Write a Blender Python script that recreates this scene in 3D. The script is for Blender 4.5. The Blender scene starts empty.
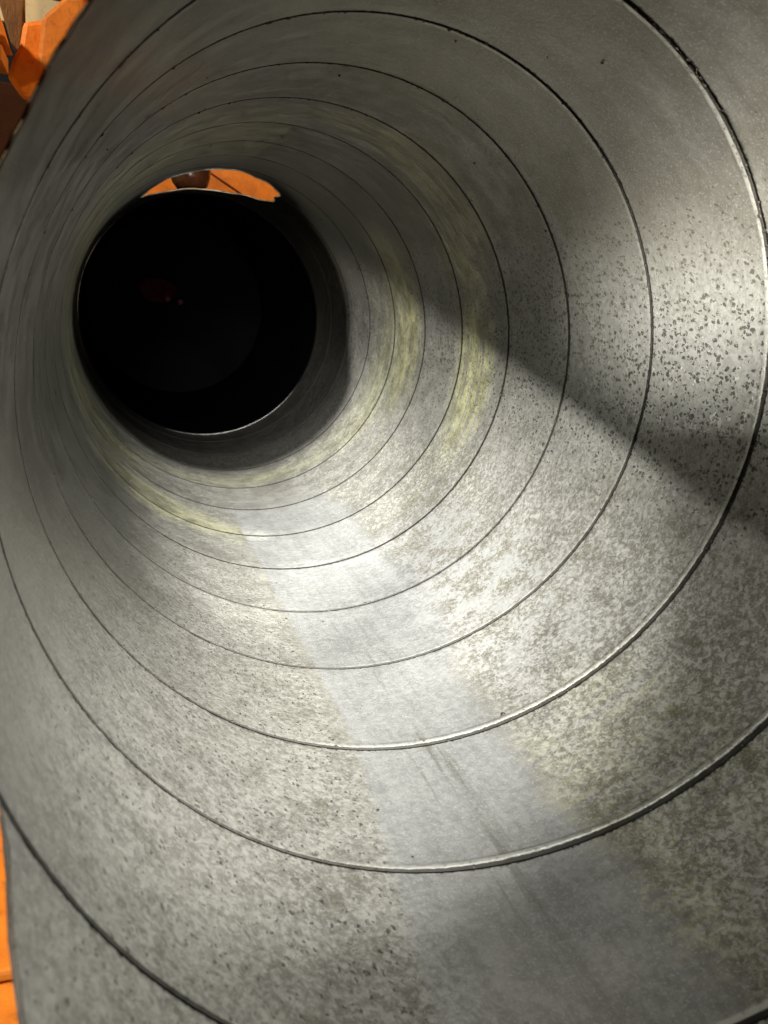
import bpy, bmesh, math, random
from mathutils import Vector, Matrix, noise as mnoise

random.seed(4)
sc = bpy.context.scene
col = sc.collection

# ------------------------------------------------------------------ camera
R = 0.25                                    # duct radius in metres; the duct runs along +Y
cam = bpy.data.cameras.new('camera')
cam.sensor_fit = 'VERTICAL'
cam.sensor_height = 36.0
cam.lens = 36.0 * 782.7 / 1024.0
cam.clip_start = 0.005
cam.clip_end = 200
cam.dof.use_dof = True
cam.dof.focus_distance = 0.72
cam.dof.aperture_fstop = 14.0
cam_o = bpy.data.objects.new('camera', cam)
col.objects.link(cam_o)
# right, down and forward of the camera written in the duct's axes (x right, y down, z along the duct)
cx = (0.941333, -0.092511, -0.324551)
cy = (0.0, 0.961695, -0.274123)
cz = (0.337478, 0.258042, 0.905275)
def duct_axes(v): return Vector((v[0], v[2], -v[1]))
xr, yu, zb = duct_axes(cx), -duct_axes(cy), -duct_axes(cz)
m = Matrix(((xr.x, yu.x, zb.x), (xr.y, yu.y, zb.y), (xr.z, yu.z, zb.z))).to_4x4()
m.translation = Vector((-0.80173 * R, 0.0, 0.28070 * R))
cam_o.matrix_world = m
sc.camera = cam_o

# ------------------------------------------------------------------ world, lamps, exposure
world = bpy.data.worlds.new('World')
sc.world = world
world.use_nodes = True
bg = world.node_tree.nodes['Background']
bg.inputs[0].default_value = (1.0, 0.93, 0.85, 1)
bg.inputs[1].default_value = 0.012

def lamp(name, kind, loc, energy, color, aim=None, **kw):
    d = bpy.data.lights.new(name, kind)
    d.energy = energy
    d.color = color
    for k, v in kw.items(): setattr(d, k, v)
    o = bpy.data.objects.new(name, d)
    o.location = loc
    if aim is not None:
        o.rotation_euler = (Vector(aim) - Vector(loc)).to_track_quat('-Z', 'Y').to_euler()
    col.objects.link(o)
    return o

TORCH = Vector((-0.1875, -0.0875, 0.0))
TORCH_AIM = TORCH + Vector((0.26450, 0.94944, -0.16911))
TORCH_DEEP = TORCH + Vector((0.18207, 0.97260, -0.14454))
for power, cone, aim in ((800.0, 22, TORCH_DEEP), (215.0, 30, TORCH_AIM), (215.0, 46, TORCH_AIM), (18.0, 78, TORCH_AIM)):   # hot centre and spill of one torch
    lamp('torch_lamp', 'SPOT', TORCH, power, (1.0, 0.988, 0.922), aim,
         spot_size=math.radians(cone), spot_blend=1.0, shadow_soft_size=0.0014)
# sodium light of the yard outside the duct
lamp('yard_lamp', 'POINT', (-1.25, 0.62, 1.1), 130.0, (1.0, 0.70, 0.36), shadow_soft_size=0.08)
# unseen spot added behind the camera to brighten the sheen on the right-hand wall
lamp('sheen_spot', 'SPOT', (-0.90, -1.20, 0.35), 1700.0, (1.0, 0.98, 0.90), (0.2240, 0.462, 0.132),
     spot_size=math.radians(6.2), spot_blend=1.0, shadow_soft_size=0.06)
lamp('yard_lamp', 'POINT', (0.66, 0.90, 0.86), 42.0, (1.0, 0.62, 0.26), shadow_soft_size=0.06)

sc.view_settings.view_transform = 'Standard'
sc.view_settings.look = 'None'
sc.view_settings.exposure = 0.18
sc.view_settings.gamma = 1.0
sc.view_settings.use_curve_mapping = False
sc.render.engine = 'CYCLES'
sc.cycles.use_denoising = True
sc.cycles.max_bounces = 4
sc.cycles.diffuse_bounces = 2
sc.cycles.glossy_bounces = 3
sc.cycles.sample_clamp_indirect = 4.0
sc.cycles.blur_glossy = 0.5

# ------------------------------------------------------------------ node helpers
class Mat:
    def __init__(self, name):
        self.m = bpy.data.materials.new(name)
        self.m.use_nodes = True
        self.t = self.m.node_tree
        self.b = self.t.nodes['Principled BSDF']
        self.tc = self.t.nodes.new('ShaderNodeTexCoord')
    def put(self, sock, v):
        if isinstance(v, (int, float)): sock.default_value = v
        elif isinstance(v, tuple): sock.default_value = v if len(v) == len(sock.default_value) else (*v, 1.0)
        else: self.t.links.new(v, sock)
    def math(self, op, a, b=0.0, c=0.0, clamp=False):
        n = self.t.nodes.new('ShaderNodeMath'); n.operation = op; n.use_clamp = clamp
        for s, v in zip(n.inputs, (a, b, c)): self.put(s, v)
        return n.outputs[0]
    def add(self, a, b): return self.math('ADD', a, b)
    def sub(self, a, b): return self.math('SUBTRACT', a, b)
    def mul(self, *v):
        o = v[0]
        for x in v[1:]: o = self.math('MULTIPLY', o, x)
        return o
    def step(self, v, lo, hi):              # smooth step, works with lo > hi too
        n = self.t.nodes.new('ShaderNodeMapRange'); n.interpolation_type = 'SMOOTHSTEP'
        if lo > hi: n.inputs[3].default_value, n.inputs[4].default_value = 1.0, 0.0; lo, hi = hi, lo
        self.put(n.inputs[0], v); self.put(n.inputs[1], lo); self.put(n.inputs[2], hi)
        return n.outputs[0]
    def vscale(self, v, s):
        n = self.t.nodes.new('ShaderNodeVectorMath'); n.operation = 'MULTIPLY'
        self.put(n.inputs[0], v); self.put(n.inputs[1], tuple(s))
        return n.outputs[0]
    def voff(self, v, s):
        n = self.t.nodes.new('ShaderNodeVectorMath'); n.operation = 'ADD'
        self.put(n.inputs[0], v); self.put(n.inputs[1], s)
        return n.outputs[0]
    def noise(self, v, scale, detail=4.0, rough=0.55, dist=0.0):
        n = self.t.nodes.new('ShaderNodeTexNoise'); n.noise_dimensions = '3D'
        self.put(n.inputs['Vector'], v)
        n.inputs['Scale'].default_value = scale; n.inputs['Detail'].default_value = detail
        n.inputs['Roughness'].default_value = rough; n.inputs['Distortion'].default_value = dist
        return n.outputs['Fac']
    def noise_v(self, v, scale, detail=2.0):
        n = self.t.nodes.new('ShaderNodeTexNoise'); self.put(n.inputs['Vector'], v)
        n.inputs['Scale'].default_value = scale; n.inputs['Detail'].default_value = detail
        return n.outputs['Color']
    def voro(self, v, scale):
        n = self.t.nodes.new('ShaderNodeTexVoronoi'); self.put(n.inputs['Vector'], v)
        n.inputs['Scale'].default_value = scale
        return n.outputs['Distance'], n.outputs['Color']
    def red(self, c):
        n = self.t.nodes.new('ShaderNodeSeparateColor'); self.put(n.inputs[0], c)
        return n.outputs[0], n.outputs[1]
    def mix(self, f, a, b):
        n = self.t.nodes.new('ShaderNodeMix'); n.data_type = 'RGBA'
        self.put(n.inputs['Factor'], f); self.put(n.inputs['A'], a); self.put(n.inputs['B'], b)
        return n.outputs['Result']
    def lerp(self, f, a, b):
        n = self.t.nodes.new('ShaderNodeMix'); n.data_type = 'FLOAT'
        self.put(n.inputs['Factor'], f); self.put(n.inputs['A'], a); self.put(n.inputs['B'], b)
        return n.outputs['Result']
    def bump(self, h, strength, dist, prev=None):
        n = self.t.nodes.new('ShaderNodeBump')
        n.inputs['Strength'].default_value = strength; n.inputs['Distance'].default_value = dist
        self.put(n.inputs['Height'], h)
        if prev is not None: self.put(n.inputs['Normal'], prev)
        return n.outputs['Normal']
    def set(self, **kw):
        names = dict(color='Base Color', rough='Roughness', metal='Metallic', normal='Normal', spec='Specular IOR Level')
        for k, v in kw.items(): self.put(self.b.inputs[names[k]], v)
        return self.m

# ------------------------------------------------------------------ galvanised sheet of the duct
def galvanised(name, seam=False):
    M = Mat(name)
    P = M.tc.outputs['Object']
    uvn = M.t.nodes.new('ShaderNodeUVMap'); uvn.uv_map = 'sheet'
    sp = M.t.nodes.new('ShaderNodeSeparateXYZ'); M.put(sp.inputs[0], uvn.outputs[0])
    th, z = sp.outputs[0], sp.outputs[1]            # angle from the bottom line (radians), length / radius
    dg = M.math('WRAP', M.mul(th, 180 / math.pi), 180.0, -180.0)
    broad = M.noise(P, 7, 3)
    mid = M.noise(P, 36, 4, .62)
    fine = M.noise(P, 210, 4, .65)
    grain = M.noise(P, 640, 2, .6)
    ring = M.noise(M.vscale(P, (7, 46, 7)), 1.0, 3, .6)
    ring2 = M.noise(M.vscale(P, (9, 210, 9)), 1.0, 4, .65)
    along = M.noise(M.vscale(P, (90, 7, 90)), 1.0, 4, .62)
    # bare zinc: dull grey with paler clouds
    cl = M.add(M.mul(mid, .62), M.mul(broad, .38))
    side_r = M.mul(M.step(dg, 17, 27), M.step(dg, 96, 66))
    side_l = M.mul(M.step(dg, -3, -10), M.step(dg, -78, -46))
    side = M.math('MAXIMUM', side_r, M.mul(side_l, .62))
    near = M.step(z, 4.2, 2.2)
    rough_skin = M.math('MULTIPLY_ADD', M.mul(side, near), .72, .28)
    c = M.mix(M.step(cl, .36, .64), (.155, .149, .131), (.25, .244, .219))
    c = M.mix(M.mul(M.step(fine, .49, .60), rough_skin, .60), c, (.38, .38, .355))
    c = M.mix(M.mul(M.step(fine, .47, .38), rough_skin, .55), c, (.085, .083, .073))
    # the water's path along the bottom: scoured paler, with an even film
    wob2 = M.mul(M.sub(fine, .5), 6.0)
    d1 = M.add(dg, M.add(M.mul(M.sub(mid, .5), 5.0), wob2))
    lft = M.sub(M.math('MULTIPLY', M.step(z, 2.2, .7), -9.0), 5.0)
    rgt = M.add(M.mul(M.step(z, 1.9, 3.0), 10.0), 19.0)
    path = M.mul(M.step(M.sub(M.add(dg, M.mul(wob2, .30)), lft), -.8, 1.0), M.step(M.sub(rgt, M.add(d1, M.mul(M.sub(broad, .5), 14.0))), -2.5, 2.5))
    path = M.mul(path, M.step(z, 5.0, 4.2), M.math('MULTIPLY_ADD', M.step(z, .9, 1.7), .5, .5))
    lace = M.noise(P, 235, 5, .66, .8)
    lacem = M.mul(M.step(lace, .505, .575), side, M.step(mid, .26, .56))
    pitm = M.mul(M.step(lace, .495, .425), M.math('MULTIPLY_ADD', M.mul(side, near), .85, .07), M.step(mid, .62, .40))
    pitm = M.mul(pitm, M.math('MULTIPLY_ADD', path, -.85, 1.0))
    sheen_zone = M.mul(M.step(dg, 66, 96), M.step(dg, 135, 108), M.step(z, 3.4, 2.2))
    c = M.mix(M.mul(sheen_zone, .7), c, M.mix(M.step(fine, .4, .6), (.33, .33, .31), (.47, .47, .445)))  # wall colour paled here to put in more of the sheen
    lacem = M.mul(lacem, M.step(dg, 84, 60))
    c = M.mix(M.mul(lacem, .70), c, (.44, .44, .415))
    c = M.mix(M.mul(pitm, .85), c, (.058, .056, .047))
    # single spots, a little drawn out along the duct, densest on the right-hand wall
    wobv = M.vscale(M.noise_v(P, 260, 3), (.006, .006, .006))
    Pw = M.voff(P, wobv)
    sd, scol = M.voro(M.vscale(Pw, (1, .72, 1)), 310)
    r1, r2 = M.red(scol)
    gate = M.math('MAXIMUM', M.mul(M.step(dg, 55, 90), M.step(dg, 150, 108)), M.mul(side_l, .82))
    gate = M.add(gate, .16)
    thr = M.mul(M.step(r2, -.3, .9), M.math('MULTIPLY_ADD', M.mul(M.step(dg, 60, 90), M.step(dg, 150, 115)), .45, 1.0), M.step(M.add(r1, M.mul(M.sub(M.mul(gate, M.add(mid, .5)), .55), .9)), .30, 1.15), .42)
    spot = M.mul(M.step(M.sub(thr, sd), 0.02, .10), M.sub(1.0, path))
    c = M.mix(M.mul(spot, .9), c, (.012, .0115, .010))
    big, bcol = M.voro(M.vscale(Pw, (1, .8, 1)), 62)
    b1, b2 = M.red(bcol)
    blot = M.mul(M.step(M.sub(M.mul(M.step(b1, .45, 1.0), .40), big), 0, .14), side, M.step(z, 2.8, 1.4), M.step(mid, .62, .45))
    c = M.mix(M.mul(blot, .6), c, (.068, .065, .036))
    # olive and ochre grime in rings, growing towards the far end
    far = M.step(z, 2.7, 3.9)
    ym = M.mul(M.step(ring, .54, .66), far, M.step(broad, .46, .62), .45)
    def patch(a0, z0, sa, sz, k):
        e = M.add(M.math('POWER', M.math('ABSOLUTE', M.mul(M.sub(dg, a0), 1 / sa)), 2.0), M.math('POWER', M.math('ABSOLUTE', M.mul(M.sub(z, z0), 1 / sz)), 2.0))
        return M.mul(M.step(e, 2.2, .1), k)
    for a in ((100, 4.75, 30, .26, 1.0), (88, 3.72, 24, .20, 1.0), (-38, 4.2, 24, .26, 1.0), (-12, 4.05, 14, .14, .8), (150, 3.45, 26, .2, .9),
              (122, 3.7, 20, .16, .8), (20, 5.25, 80, .16, .55), (-62, 4.9, 26, .5, .9), (75, 5.05, 30, .14, .8), (-100, 5.1, 34, .6, .8),
              (24, 1.22, 6, .5, .5), (38, 1.5, 10, .4, .4), (-145, 4.2, 40, .8, .6)):
        ym = M.math('MAXIMUM', ym, patch(*a))
    ym = M.mul(ym, M.step(ring2, .38, .53), M.math('MULTIPLY_ADD', M.step(fine, .3, .60), .65, .35))
    c = M.mix(M.mul(ym, .9), c, M.mix(M.step(mid, .35, .65), (.085, .082, .018), (.215, .21, .085)))
    c = M.mix(M.mul(M.step(broad, .46, .66), side, M.step(lace, .56, .42), M.math('MULTIPLY_ADD', side_r, .3, .15)), c, (.10, .094, .055))
    film = M.mix(M.step(M.add(M.mul(along, .5), M.mul(fine, .5)), .36, .62), (.205, .208, .215), (.30, .304, .312))
    c = M.mix(M.mul(path, .64), c, film)
    streak = M.mul(path, M.step(along, .48, .66), M.step(M.math('ABSOLUTE', M.sub(d1, 6.0)), 9.0, 2.0), M.step(z, 4.0, 2.0), .75)
    c = M.mix(streak, c, (.10, .098, .083))
    # pale crusts of fresh white oxide
    frost = M.mul(patch(38, 2.85, 15, .75, 1.0), M.step(M.add(M.mul(mid, .55), M.mul(lace, .45)), .47, .54))
    c = M.mix(M.mul(frost, .75), c, (.33, .333, .335))
    left_shade = M.mul(patch(-66, 3.2, 26, 1.3, 1.0), .5)
    c = M.mix(left_shade, c, (.10, .097, .085))  # soft shadow band on the left wall put into the colour
    top_shade = M.mul(M.step(M.math('ABSOLUTE', M.add(dg, 20)), 112, 165), M.step(M.add(M.mul(broad, .6), M.mul(ring, .4)), .30, .56), .62)
    c = M.mix(top_shade, c, (.085, .070, .045))  # dim brownish shade of the top and upper left painted in
    # shade of the far end painted near black, its front edge uneven
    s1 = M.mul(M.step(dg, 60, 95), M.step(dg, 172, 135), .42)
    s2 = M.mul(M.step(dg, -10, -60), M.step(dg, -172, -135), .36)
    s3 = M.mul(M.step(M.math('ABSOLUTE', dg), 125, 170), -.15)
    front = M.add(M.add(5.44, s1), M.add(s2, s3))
    far_shade = M.step(M.sub(M.add(z, M.mul(M.sub(ring2, .5), .14)), front), -.20, .26)
    far_shade_c = M.mix(M.step(fine, .4, .65), (.007, .0067, .006), (.018, .0172, .015))
    c = M.mix(M.mul(far_shade, .97), c, M.mix(M.step(M.add(z, M.mul(M.step(dg, 20, 80), .4)), 5.8, 6.5), far_shade_c, (.0014, .0014, .0013)))
    c = M.mix(M.mul(M.step(grain, .54, .68), .30, M.sub(1.0, far_shade)), c, (.48, .48, .46))
    ro = M.math('MULTIPLY_ADD', mid, .22, .21)
    ro = M.add(ro, M.mul(sheen_zone, -.07))
    ro = M.add(ro, M.add(M.mul(pitm, .2), M.mul(ym, .22)))
    dull = M.math('MAXIMUM', M.math('MAXIMUM', pitm, spot), M.math('MAXIMUM', ym, far_shade))
    me = M.math('MULTIPLY_ADD', dull, -.46, M.math('MULTIPLY_ADD', sheen_zone, -.05, .50))
    h = M.add(M.add(M.mul(fine, .55), M.mul(grain, .18)), M.add(M.mul(lace, .5), M.mul(mid, 1.1)))
    nb = M.bump(h, .30, .0015)
    if seam:
        g = M.noise(M.voff(P, (4, 4, 4)), 240, 3, .6)
        prof = M.t.nodes.new('ShaderNodeUVMap'); prof.uv_map = 'profile'
        sq = M.t.nodes.new('ShaderNodeSeparateXYZ'); M.put(sq.inputs[0], prof.outputs[0])
        dirt = M.step(M.add(sq.outputs[0], M.mul(M.sub(g, .5), .8)), .30, .58)
        bead_light = M.mul(M.step(sq.outputs[0], -.15, -.8), M.step(dg, -25, 5), M.step(z, 2.6, 1.9), M.step(g, .30, .55), .75)
        c = M.mix(bead_light, c, (.50, .49, .45))  # lit face of the near folds painted as a paler tone
        c = M.mix(M.mul(dirt, .96), c, (.012, .011, .009))
        me = M.mul(me, M.sub(1.0, dirt))
        ro = M.add(ro, M.mul(dirt, .3))
    return M.set(color=c, rough=ro, metal=me, normal=nb, spec=M.math('MULTIPLY_ADD', M.math('MAXIMUM', far_shade, dirt) if seam else far_shade, -.47, .5))

def simple(name, c1, c2, scale, rough=.6, metal=0.0, bump=.3, dist=.002, stretch=(1, 1, 1), spec=.5):
    M = Mat(name)
    P = M.vscale(M.tc.outputs['Object'], stretch)
    n = M.noise(P, scale, 6, .62)
    f = M.noise(P, scale * 9, 4, .6)
    c = M.mix(M.step(n, .32, .68), c1, c2)
    c = M.mix(M.mul(M.step(f, .52, .72), .4), c, tuple(v * .45 for v in c1))
    return M.set(color=c, rough=M.math('MULTIPLY_ADD', n, .25, rough - .12), metal=metal, spec=spec,
                 normal=M.bump(f, bump, dist))

cut_edge = simple('dirty_cut_edge', (.03, .028, .025), (.07, .065, .06), 60, .6, .2)
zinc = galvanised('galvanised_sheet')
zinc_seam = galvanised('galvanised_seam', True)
def glint_rim():
    M = Mat('glint_rim')
    sp = M.t.nodes.new('ShaderNodeSeparateXYZ'); M.put(sp.inputs[0], M.tc.outputs['Object'])
    x, h = sp.outputs[0], sp.outputs[2]
    n = M.noise(M.tc.outputs['Object'], 30, 4)
    low = M.mul(M.step(h, -.12, -.235), M.step(x, -.09, .05))
    up = M.mul(M.step(x, -.17, -.23), M.step(h, -.06, .06))
    w = M.mul(M.math('MAXIMUM', low, up), M.step(n, .25, .6))
    c = M.mix(w, (.0015, .0015, .0014), (.10, .097, .09))  # glints of the rim put into its colour, near black elsewhere
    return M.set(color=c, rough=.45, metal=0.0, spec=M.mul(w, .4))
rim_steel = glint_rim()
torn_steel = simple('torn_bright_steel', (.22, .21, .2), (.4, .39, .37), 60, .4, .5)
grit_mat = simple('black_grit', (.012, .011, .009), (.035, .031, .024), 200, .8)
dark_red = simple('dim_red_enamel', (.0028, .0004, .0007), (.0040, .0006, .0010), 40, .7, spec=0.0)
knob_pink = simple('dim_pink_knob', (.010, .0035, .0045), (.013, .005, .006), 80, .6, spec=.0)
black_void = simple('void_black', (.0003, .0003, .0004), (.0005, .0005, .0006), 5, .8, 0, .2, .002, spec=0.0)  # near-black colour stands in for the darkness of the opening
orange_paint = simple('orange_paint', (.50, .145, .012), (.78, .26, .024), 14, .55, 0, .35, .002)
orange_old = simple('weathered_orange', (.26, .085, .012), (.46, .16, .022), 11, .6, 0, .4, .002)
maroon = simple('shaded_maroon', (.016, .004, .0025), (.028, .008, .004), 8, .75, spec=.15)  # the post's shade is put into this dark colour
brown_wood = simple('dark_brown_wood', (.075, .035, .014), (.14, .07, .03), 12, .55, 0, .4, .002, (6, 6, 1))
cream = simple('cream_board', (.74, .73, .66), (.82, .81, .75), 6, .6)
pot_glaze = simple('dark_brown_glaze', (.030, .012, .007), (.055, .024, .013), 20, .22, 0, .1)
torch_black = simple('torch_body_black', (.02, .02, .02), (.035, .035, .035), 60, .5)
concrete = simple('yard_concrete', (.20, .19, .17), (.32, .30, .27), 5, .85, 0, .5, .004)

# ------------------------------------------------------------------ object helpers
def link(name, me, mat=None, parent=None):
    o = bpy.data.objects.new(name, me)
    if mat is not None and me is not None: me.materials.append(mat)
    col.objects.link(o)
    if parent is not None: o.parent = parent
    return o
def tag(o, label, cat, group=None):
    o['label'] = label; o['category'] = cat
    if group: o['group'] = group
    return o
def thing(name, label, cat, loc=(0, 0, 0), group=None):
    o = link(name, None); o.location = loc
    return tag(o, label, cat, group)
def mesh_of(name, bm, smooth=False):
    bm.normal_update()
    me = bpy.data.meshes.new(name); bm.to_mesh(me); bm.free()
    if smooth:
        for p in me.polygons: p.use_smooth = True
    return me
def prism(pts, y0, y1, bev=.002):               # an outline in x, z given depth along y
    bm = bmesh.new()
    a = [bm.verts.new((x, y0, z)) for x, z in pts]
    b = [bm.verts.new((x, y1, z)) for x, z in pts]
    bm.faces.new(a); bm.faces.new(b[::-1])
    for i in range(len(pts)):
        j = (i + 1) % len(pts)
        bm.faces.new((a[j], a[i], b[i], b[j]))
    bmesh.ops.recalc_face_normals(bm, faces=bm.faces)
    bmesh.ops.bevel(bm, geom=list(bm.edges), offset=bev, segments=2, affect='EDGES', profile=.6)
    return bm
def box(x0, x1, y0, y1, z0, z1, bev=.002):
    return prism(((x0, z0), (x1, z0), (x1, z1), (x0, z1)), y0, y1, bev)
def lathe_y(profile, n=160, closed=False):      # profile of (radius, y) turned about the Y axis
    bm = bmesh.new()
    rows = [[bm.verts.new((r * math.sin(2 * math.pi * i / n), y, -r * math.cos(2 * math.pi * i / n))) for i in range(n)] for r, y in profile]
    pairs = list(zip(rows, rows[1:])) + ([(rows[-1], rows[0])] if closed else [])
    for a, b in pairs:
        for i in range(n):
            j = (i + 1) % n
            bm.faces.new((a[i], a[j], b[j], b[i]))
    bmesh.ops.recalc_face_normals(bm, faces=bm.faces)
    return bm
def lathe_z(profile, n=48):
    bm = bmesh.new()
    rows = [[bm.verts.new((r * math.cos(2 * math.pi * i / n), r * math.sin(2 * math.pi * i / n), z)) for i in range(n)] for r, z in profile]
    for a, b in zip(rows, rows[1:]):
        for i in range(n):
            j = (i + 1) % n
            bm.faces.new((a[i], a[j], b[j], b[i]))
    bm.faces.new(rows[0][::-1]); bm.faces.new(rows[-1])
    bmesh.ops.recalc_face_normals(bm, faces=bm.faces)
    return bm

# ------------------------------------------------------------------ the duct
Z0, PITCH = 1.39426, 0.52664                   # seam 0 at the bottom line, and the helix pitch (in radii)
TH0 = math.radians(-100)
def seam_z(k, th): return Z0 + PITCH * k - PITCH / (2 * math.pi) * th
MOUTH = [(-180, .98), (-128, 1.05), (-118, 1.12), (-108, 1.13), (-95, 1.11), (-80, 1.04), (-72, .98), (-68, .945), (-66, .91), (-65, .855),
         (-64, .805), (-63, .755), (-62, .715), (-58, .61), (-48, .52), (-30, .47), (0, .45), (60, .52), (110, .66), (150, .82), (180, .98)]
def mouth_z(th):
    d = (math.degrees(th) + 180) % 360 - 180
    for (a, p), (b, q) in zip(MOUTH, MOUTH[1:]):
        if a <= d <= b: v = p + (q - p) * (d - a) / (b - a); break
    return v + .006 * math.sin(d * .9) + .004 * math.sin(d * 2.3 + 1)
END = 7.0                                       # far end of the duct, in radii
HOLE = (185.0, 6.06, 27.6, .63)                 # torn opening in the top: centre and half sizes (degrees, radii)
def hole_e(d, z):
    if d < 90: d += 360
    u, v = (d - HOLE[0]) / HOLE[2], (z - HOLE[1]) / HOLE[3]
    return math.hypot(u, v) / (1 + .03 * math.sin(7 * math.atan2(v, u) + 1) + .02 * math.sin(13 * math.atan2(v, u)))
def radius(th, z):                              # hand-made sheet is never quite true
    n = mnoise.noise(Vector((1.6 * math.sin(th), 1.6 * math.cos(th), z * 1.1)))
    return R * (1 + .0030 * n + .0012 * math.sin(2 * th + z * .4))
def at(th, z, h=0.0):
    r = radius(th, z) - h
    return (r * math.sin(th), z * R, -r * math.cos(th))

def sheet_mesh(name, rows, prof=None):
    """rows[j][i] = (theta, z, inward height); faces wholly off the trimmed duct are dropped"""
    bm = bmesh.new()
    uv = bm.loops.layers.uv.new('sheet')
    uv2 = bm.loops.layers.uv.new('profile')
    V, K = [], {}
    for j, row in enumerate(rows):
        line = []
        for th, z, h in row:
            lo, hi = mouth_z(th), END
            cut = z <= lo or z >= hi
            zc = min(max(z, lo), hi)
            e, t2 = 9.0, th
            if zc > 5.2:
                d = math.degrees(th)
                e = hole_e(d, zc)
                if .86 < e < 1.0:               # pull the torn edge on to the outline
                    dd = d + 360 if d < 90 else d
                    t2 = th + math.radians((dd - HOLE[0]) * (1 / e - 1)); zc = HOLE[1] + (zc - HOLE[1]) / e
            v = bm.verts.new(at(t2, zc, h))
            K[v] = (th, zc, cut, prof[j] if prof else 0.0, e)
            line.append(v)
        V.append(line)
    for a, b in zip(V, V[1:]):
        for i in range(len(a) - 1):
            q = (a[i], a[i + 1], b[i + 1], b[i])
            if all(K[v][2] for v in q) or max(K[v][4] for v in q) < 1.0 or min(K[v][4] for v in q) <= .86: continue
            f = bm.faces.new(q)
            f.smooth = True
            for l in f.loops:
                l[uv].uv = (K[l.vert][0], K[l.vert][1])
                l[uv2].uv = (K[l.vert][3], 0)
    bmesh.ops.delete(bm, geom=[v for v in bm.verts if not v.link_faces], context='VERTS')
    if not bm.faces:
        bm.free(); return None
    # normals point to the axis
    f = bm.faces[:][0] if not hasattr(bm.faces, 'ensure_lookup_table') else (bm.faces.ensure_lookup_table(), bm.faces[0])[1]
    bm.normal_update()
    c = f.calc_center_median()
    if f.normal.dot(Vector((-c.x, 0, -c.z))) < 0:
        bmesh.ops.reverse_faces(bm, faces=bm.faces)
    me = bpy.data.meshes.new(name); bm.to_mesh(me); bm.free()
    return me

duct = thing('spiral_duct', 'long grey galvanised spiral duct seen from inside, stained and pitted, with a black far end', 'duct')
NT = 300
ths = [TH0 + 2 * math.pi * i / NT for i in range(NT + 1)]
mm = .001 / R
S_DEEP, S_NEAR = 8.0 * mm, -7.0 * mm
PROFILE = [(8.0, 0.0, 0), (6.4, .10, 0), (4.6, .30, -.6), (3.1, .42, -1), (2.1, .42, -.8), (1.6, .30, .35), (1.2, -.05, 1), (.9, -1.5, 1),
           (-1.3, -1.5, 1), (-1.6, -.3, 1), (-2.0, -.02, .5), (-6.4, 0, 0), (-7.0, 0, 0)]
def smooth(x, a, b):
    t = min(1, max(0, (x - a) / (b - a))); return t * t * (3 - 2 * t)
def proud(k, th):                               # the folded lip stands out most along the right of the two nearest turns
    d = math.degrees(th)
    on = smooth(d, -25, 25) * (1 - .6 * smooth(d, 80, 120))
    if k == 0: return .2 + 4.6 * on
    if k == 1: return .12 + 2.2 * on
    if k == -1: return .35 + .9 * smooth(d, 30, 60)
    return .6 * on + .04 if k == 2 else .02
def jit(th, k): return 1 + .25 * mnoise.noise(Vector((th * 3.5, k * 7.1, 0)))
for k in range(-4, 14):
    rows = []
    ns = 40 if k > 5 else 12
    for j in range(ns + 1):
        t = j / ns
        row = []
        for th in ths:
            a, b = seam_z(k, th) + S_DEEP, seam_z(k + 1, th) + S_NEAR
            row.append((th, a + (b - a) * t, -.0006 * math.sin(math.pi * t)))
        rows.append(row)
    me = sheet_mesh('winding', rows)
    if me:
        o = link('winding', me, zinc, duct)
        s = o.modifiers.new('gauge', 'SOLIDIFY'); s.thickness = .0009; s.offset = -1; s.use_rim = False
    rows = [[(th, seam_z(k, th) + s * mm * (jit(th, k) if 0 < s < 8 else (1.2 if k < 4 else 1.6) if k > 0 and -2.1 < s < 0 else 1), h * .001 * jit(th, k + .5) * (proud(k, th) if h > 0 else .12 if k >= 4 else .5 if k == 3 else 1)) for th in ths] for s, h, d in PROFILE]
    me = sheet_mesh('lock_seam', rows, [d for s, h, d in PROFILE])
    if me:
        me.set_sharp_from_angle(angle=math.radians(28))
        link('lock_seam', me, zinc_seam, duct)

def tube(points, r, closed, n=8):
    bm = bmesh.new(); rings = []
    N = len(points)
    for i in range(N):
        p = Vector(points[i])
        a, b = Vector(points[(i - 1) % N if closed else max(i - 1, 0)]), Vector(points[(i + 1) % N if closed else min(i + 1, N - 1)])
        t = (b - a).normalized()
        u = t.cross(Vector((p.x, .001, p.z)).normalized()).normalized(); w = t.cross(u)
        rr = r * (1 + .35 * mnoise.noise(p * 60))
        rings.append([bm.verts.new(p + (u * math.cos(2 * math.pi * k / n) + w * math.sin(2 * math.pi * k / n)) * rr) for k in range(n)])
    for i in range(N if closed else N - 1):
        a, b = rings[i], rings[(i + 1) % N]
        for k in range(n): bm.faces.new((a[k], a[(k + 1) % n], b[(k + 1) % n], b[k]))
    bmesh.ops.recalc_face_normals(bm, faces=bm.faces)
    return bm
link('mouth_edge', mesh_of('mouth_edge', tube([at(t, mouth_z(t), 0) for t in [2 * math.pi * i / 720 for i in range(720)]], .0005, True), True), cut_edge, duct)
torn = []
for i in range(160):
    a = 2 * math.pi * i / 160
    w = 1 + .03 * math.sin(7 * a + 1) + .02 * math.sin(13 * a)
    torn.append(at(math.radians(HOLE[0] + HOLE[2] * w * math.cos(a)), HOLE[1] + HOLE[3] * w * math.sin(a), 0))
link('torn_edge', mesh_of('torn_edge', tube(torn, .0012, True), True), torn_steel, duct)
# end rim, its two bright arcs of caught light painted on
prof = [(R * .9985 + .0005 * math.cos(a), END * R + .0005 * math.sin(a)) for a in [2 * math.pi * i / 10 for i in range(10)]]
link('end_rim', mesh_of('end_rim', lathe_y(prof, 200, True), True), rim_steel, duct)
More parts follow.
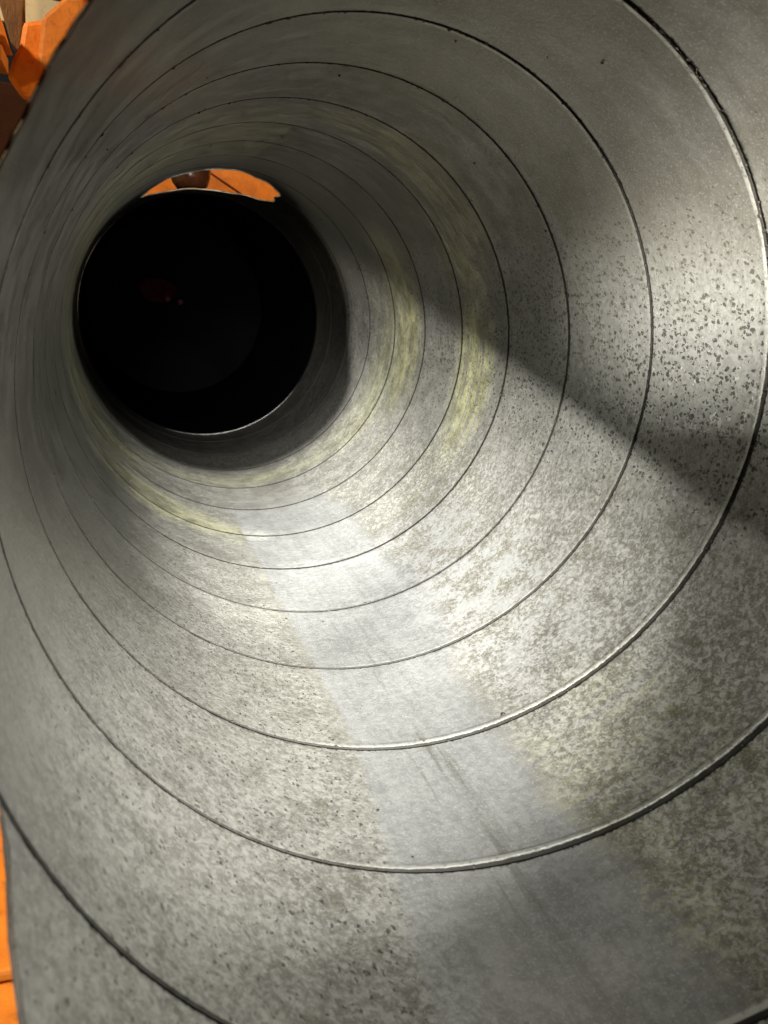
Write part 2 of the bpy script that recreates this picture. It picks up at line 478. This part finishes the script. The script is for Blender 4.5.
# closed tail beyond it, the dark of the opening put into its colour
link('opening_dark_cap', mesh_of('opening_dark_cap', lathe_y([(R * 1.008, END * R + .003), (R * 1.0, END * R + .003), (R * .99, END * R + .004), (R * .985, 2.42), (.001, 2.42), (.001, 2.43),
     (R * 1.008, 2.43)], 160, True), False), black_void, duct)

# fitting on the end wall with two little knobs, dimness put into its colours
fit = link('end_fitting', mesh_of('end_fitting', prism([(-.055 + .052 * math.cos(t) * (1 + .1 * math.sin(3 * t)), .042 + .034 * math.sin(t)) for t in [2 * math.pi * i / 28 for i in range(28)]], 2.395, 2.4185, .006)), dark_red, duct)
for kx, kz in ((-.027, .022), (.008, .016)):
    bm = bmesh.new()
    bmesh.ops.create_icosphere(bm, subdivisions=3, radius=.0085, matrix=Matrix.Translation((kx, 2.394, kz)))
    link('knob', mesh_of('knob', bm, True), knob_pink, fit)

# grit caught along the folds and stuck to the sheet
rng = random.Random(11)
bm = bmesh.new()
def crumb(th, z, size):
    p = Vector(at(th, z, size * .3))
    n = Vector((-math.sin(th), 0, math.cos(th)))
    q = n.to_track_quat('Z', 'Y').to_matrix().to_4x4()
    sc3 = Matrix.Diagonal((size * rng.uniform(.7, 1.5), size * rng.uniform(.7, 1.3), size * rng.uniform(.45, .8), 1))
    g = bmesh.ops.create_icosphere(bm, subdivisions=1, radius=1.0, matrix=Matrix.Translation(p) @ q @ Matrix.Rotation(rng.uniform(0, 6.3), 4, 'Z') @ sc3)
    for v in g['verts']: v.co += Vector((rng.uniform(-1, 1), rng.uniform(-1, 1), rng.uniform(-1, 1))) * size * .22
for k, n in ((0, 60), (1, 260), (2, 200), (3, 120), (4, 60)):
    for i in range(n):
        d = rng.gauss(150, 45) if rng.random() < .72 else rng.uniform(-80, 255)
        th = math.radians(d)
        if not TH0 < th < TH0 + 6.2: continue
        z = seam_z(k, th) + rng.gauss(-.2, .9) * mm
        if z > mouth_z(th) + .03: crumb(th, z, .00035 + .0011 * rng.random() ** 3)
for i in range(150):
    th = math.radians(rng.uniform(-70, 240)); z = rng.uniform(1.2, 4.6)
    if z > mouth_z(th) + .03: crumb(th, z, .0003 + .0012 * rng.random() ** 4)
for px_th, pz, size in ((22.0, 1.92, .0022), (100.5, 1.93, .0020), (74.0, 2.42, .0016), (110, 4.55, .0016), (-4, 4.6, .0016), (60, 5.0, .0016)):
    crumb(math.radians(px_th), pz, size)
gr = link('grit', mesh_of('grit', bm), grit_mat, duct)
gr['kind'] = 'stuff'

# ------------------------------------------------------------------ things in the orange-lit yard round the duct
GZ = -.2655
bm = bmesh.new()
bmesh.ops.create_grid(bm, x_segments=2, y_segments=2, size=30)
g = link('ground', mesh_of('ground', bm), concrete); g.location = (0, 0, GZ); g['kind'] = 'structure'

p = link('orange_board', mesh_of('orange_board', box(-.62, -.205, .322, 1.02, GZ + .001, GZ + .026)), orange_paint)
tag(p, 'bright orange board lying on the ground along the outside of the duct', 'board')
p = link('orange_board', mesh_of('orange_board', box(-.60, -.190, -.42, .318, GZ + .001, GZ + .024)), orange_paint)
tag(p, 'bright orange board below the bottom left corner of the duct mouth', 'board')

bar = thing('site_barrier', 'weathered orange barrier on a shaded maroon post beside the duct mouth', 'barrier', (-.31, 1.25, GZ))
def part(name, bm, mat, parent):
    o = link(name, mesh_of(name, bm), mat)
    o.parent = parent
    o.matrix_parent_inverse = Matrix.Translation(-parent.location)
    return o
part('post', box(-.47, -.262, 1.30, 1.34, GZ, .312), maroon, bar)
part('panel', prism(((-.295, .366), (-.262, .376), (-.235, .420), (-.205, .420), (-.235, .33), (-.266, .283), (-.298, .279), (-.315, .300), (-.309, .322), (-.300, .338)), 1.20, 1.225, .006), orange_paint, bar)
part('bracket', prism(((-.272, .372), (-.24, .405), (-.225, .41), (-.225, .36), (-.262, .31), (-.279, .318)), 1.185, 1.199, .005), orange_old, bar)
part('ledge', prism(((-.42, .322), (-.306, .322), (-.309, .327), (-.317, .357), (-.42, .36)), 1.10, 1.19), orange_paint, bar)
part('rail', box(-.42, -.312, 1.12, 1.19, .300, .318), orange_old, bar)
part('brace', prism(((-.345, .46), (-.296, .46), (-.2965, .37), (-.301, .335), (-.312, .345), (-.325, .39)), 1.226, 1.26), brown_wood, bar)

sign = thing('cream_panel', 'pale cream panel standing behind the orange barrier', 'panel', (-.40, 3.0, GZ))
part('board', box(-.62, -.33, 3.0, 3.02, .80, .885), cream, sign)
part('top_rail', box(-.64, -.30, 2.995, 3.03, .887, .96), brown_wood, sign)
part('leg', box(-.60, -.56, 3.022, 3.05, GZ, .88), brown_wood, sign)
part('leg', box(-.38, -.34, 3.022, 3.05, GZ, .88), brown_wood, sign)

hoard = thing('timber_hoarding', 'orange hoarding of two sloping boards seen through the broken top of the duct', 'hoarding', (.1, 2.72, GZ))
part('board', prism(((-.25, GZ), (1.1, GZ), (1.1, -.085), (-.25, .59)), 2.70, 2.72), orange_paint, hoard)
part('board', prism(((-.25, .597), (1.1, -.078), (1.1, .9), (-.25, .9)), 2.708, 2.728), orange_paint, hoard)

pot = link('brown_pot', mesh_of('brown_pot', lathe_z([(.018, 0), (.026, .003), (.036, .014), (.041, .03), (.041, .05), (.036, .066), (.030, .074), (.033, .082), (.028, .082), (.02, .07)]), True), pot_glaze)
pot.location = (-.030, 1.80, .2545)
tag(pot, 'small dark brown rounded pot standing on top of the duct behind the opening', 'pot')

# ------------------------------------------------------------------ unseen hand torch lighting the duct, with plates added to shape its beam
tor = thing('hand_torch', 'black hand torch held out of view at the duct mouth, with added plates that shade its beam', 'torch', TORCH)
axis = (TORCH_AIM - TORCH).normalized()
q = axis.to_track_quat('Y', 'Z')
o = link('body', mesh_of('body', lathe_y([(.001, -.16), (.016, -.16), (.017, -.06), (.024, -.03), (.026, -.004), (.022, -.004), (.004, -.02), (.001, -.02)], 40), True), torch_black, tor)
o.rotation_euler = q.to_euler()
plate_pts = ((-.1375, 0.0678), (.20, -0.0628), (.20, .085), (-.1375, .085))
hd = link('shade_plate', mesh_of('shade_plate', prism(plate_pts, .0735, .0755, .0004)), torch_black, tor)  # plate added to cast the slanted shadow edge in the duct
ck = link('shade_flap', mesh_of('shade_flap', box(-.05, .0006,   .009, .011, .0034, .03, .0001)), torch_black, tor)  # flap added to shade the upper left wall
arm = link('shade_plate_arm', mesh_of('shade_plate_arm', box(.03, .04, -.05, .0735, .045, .052, .0005)), torch_black, tor)
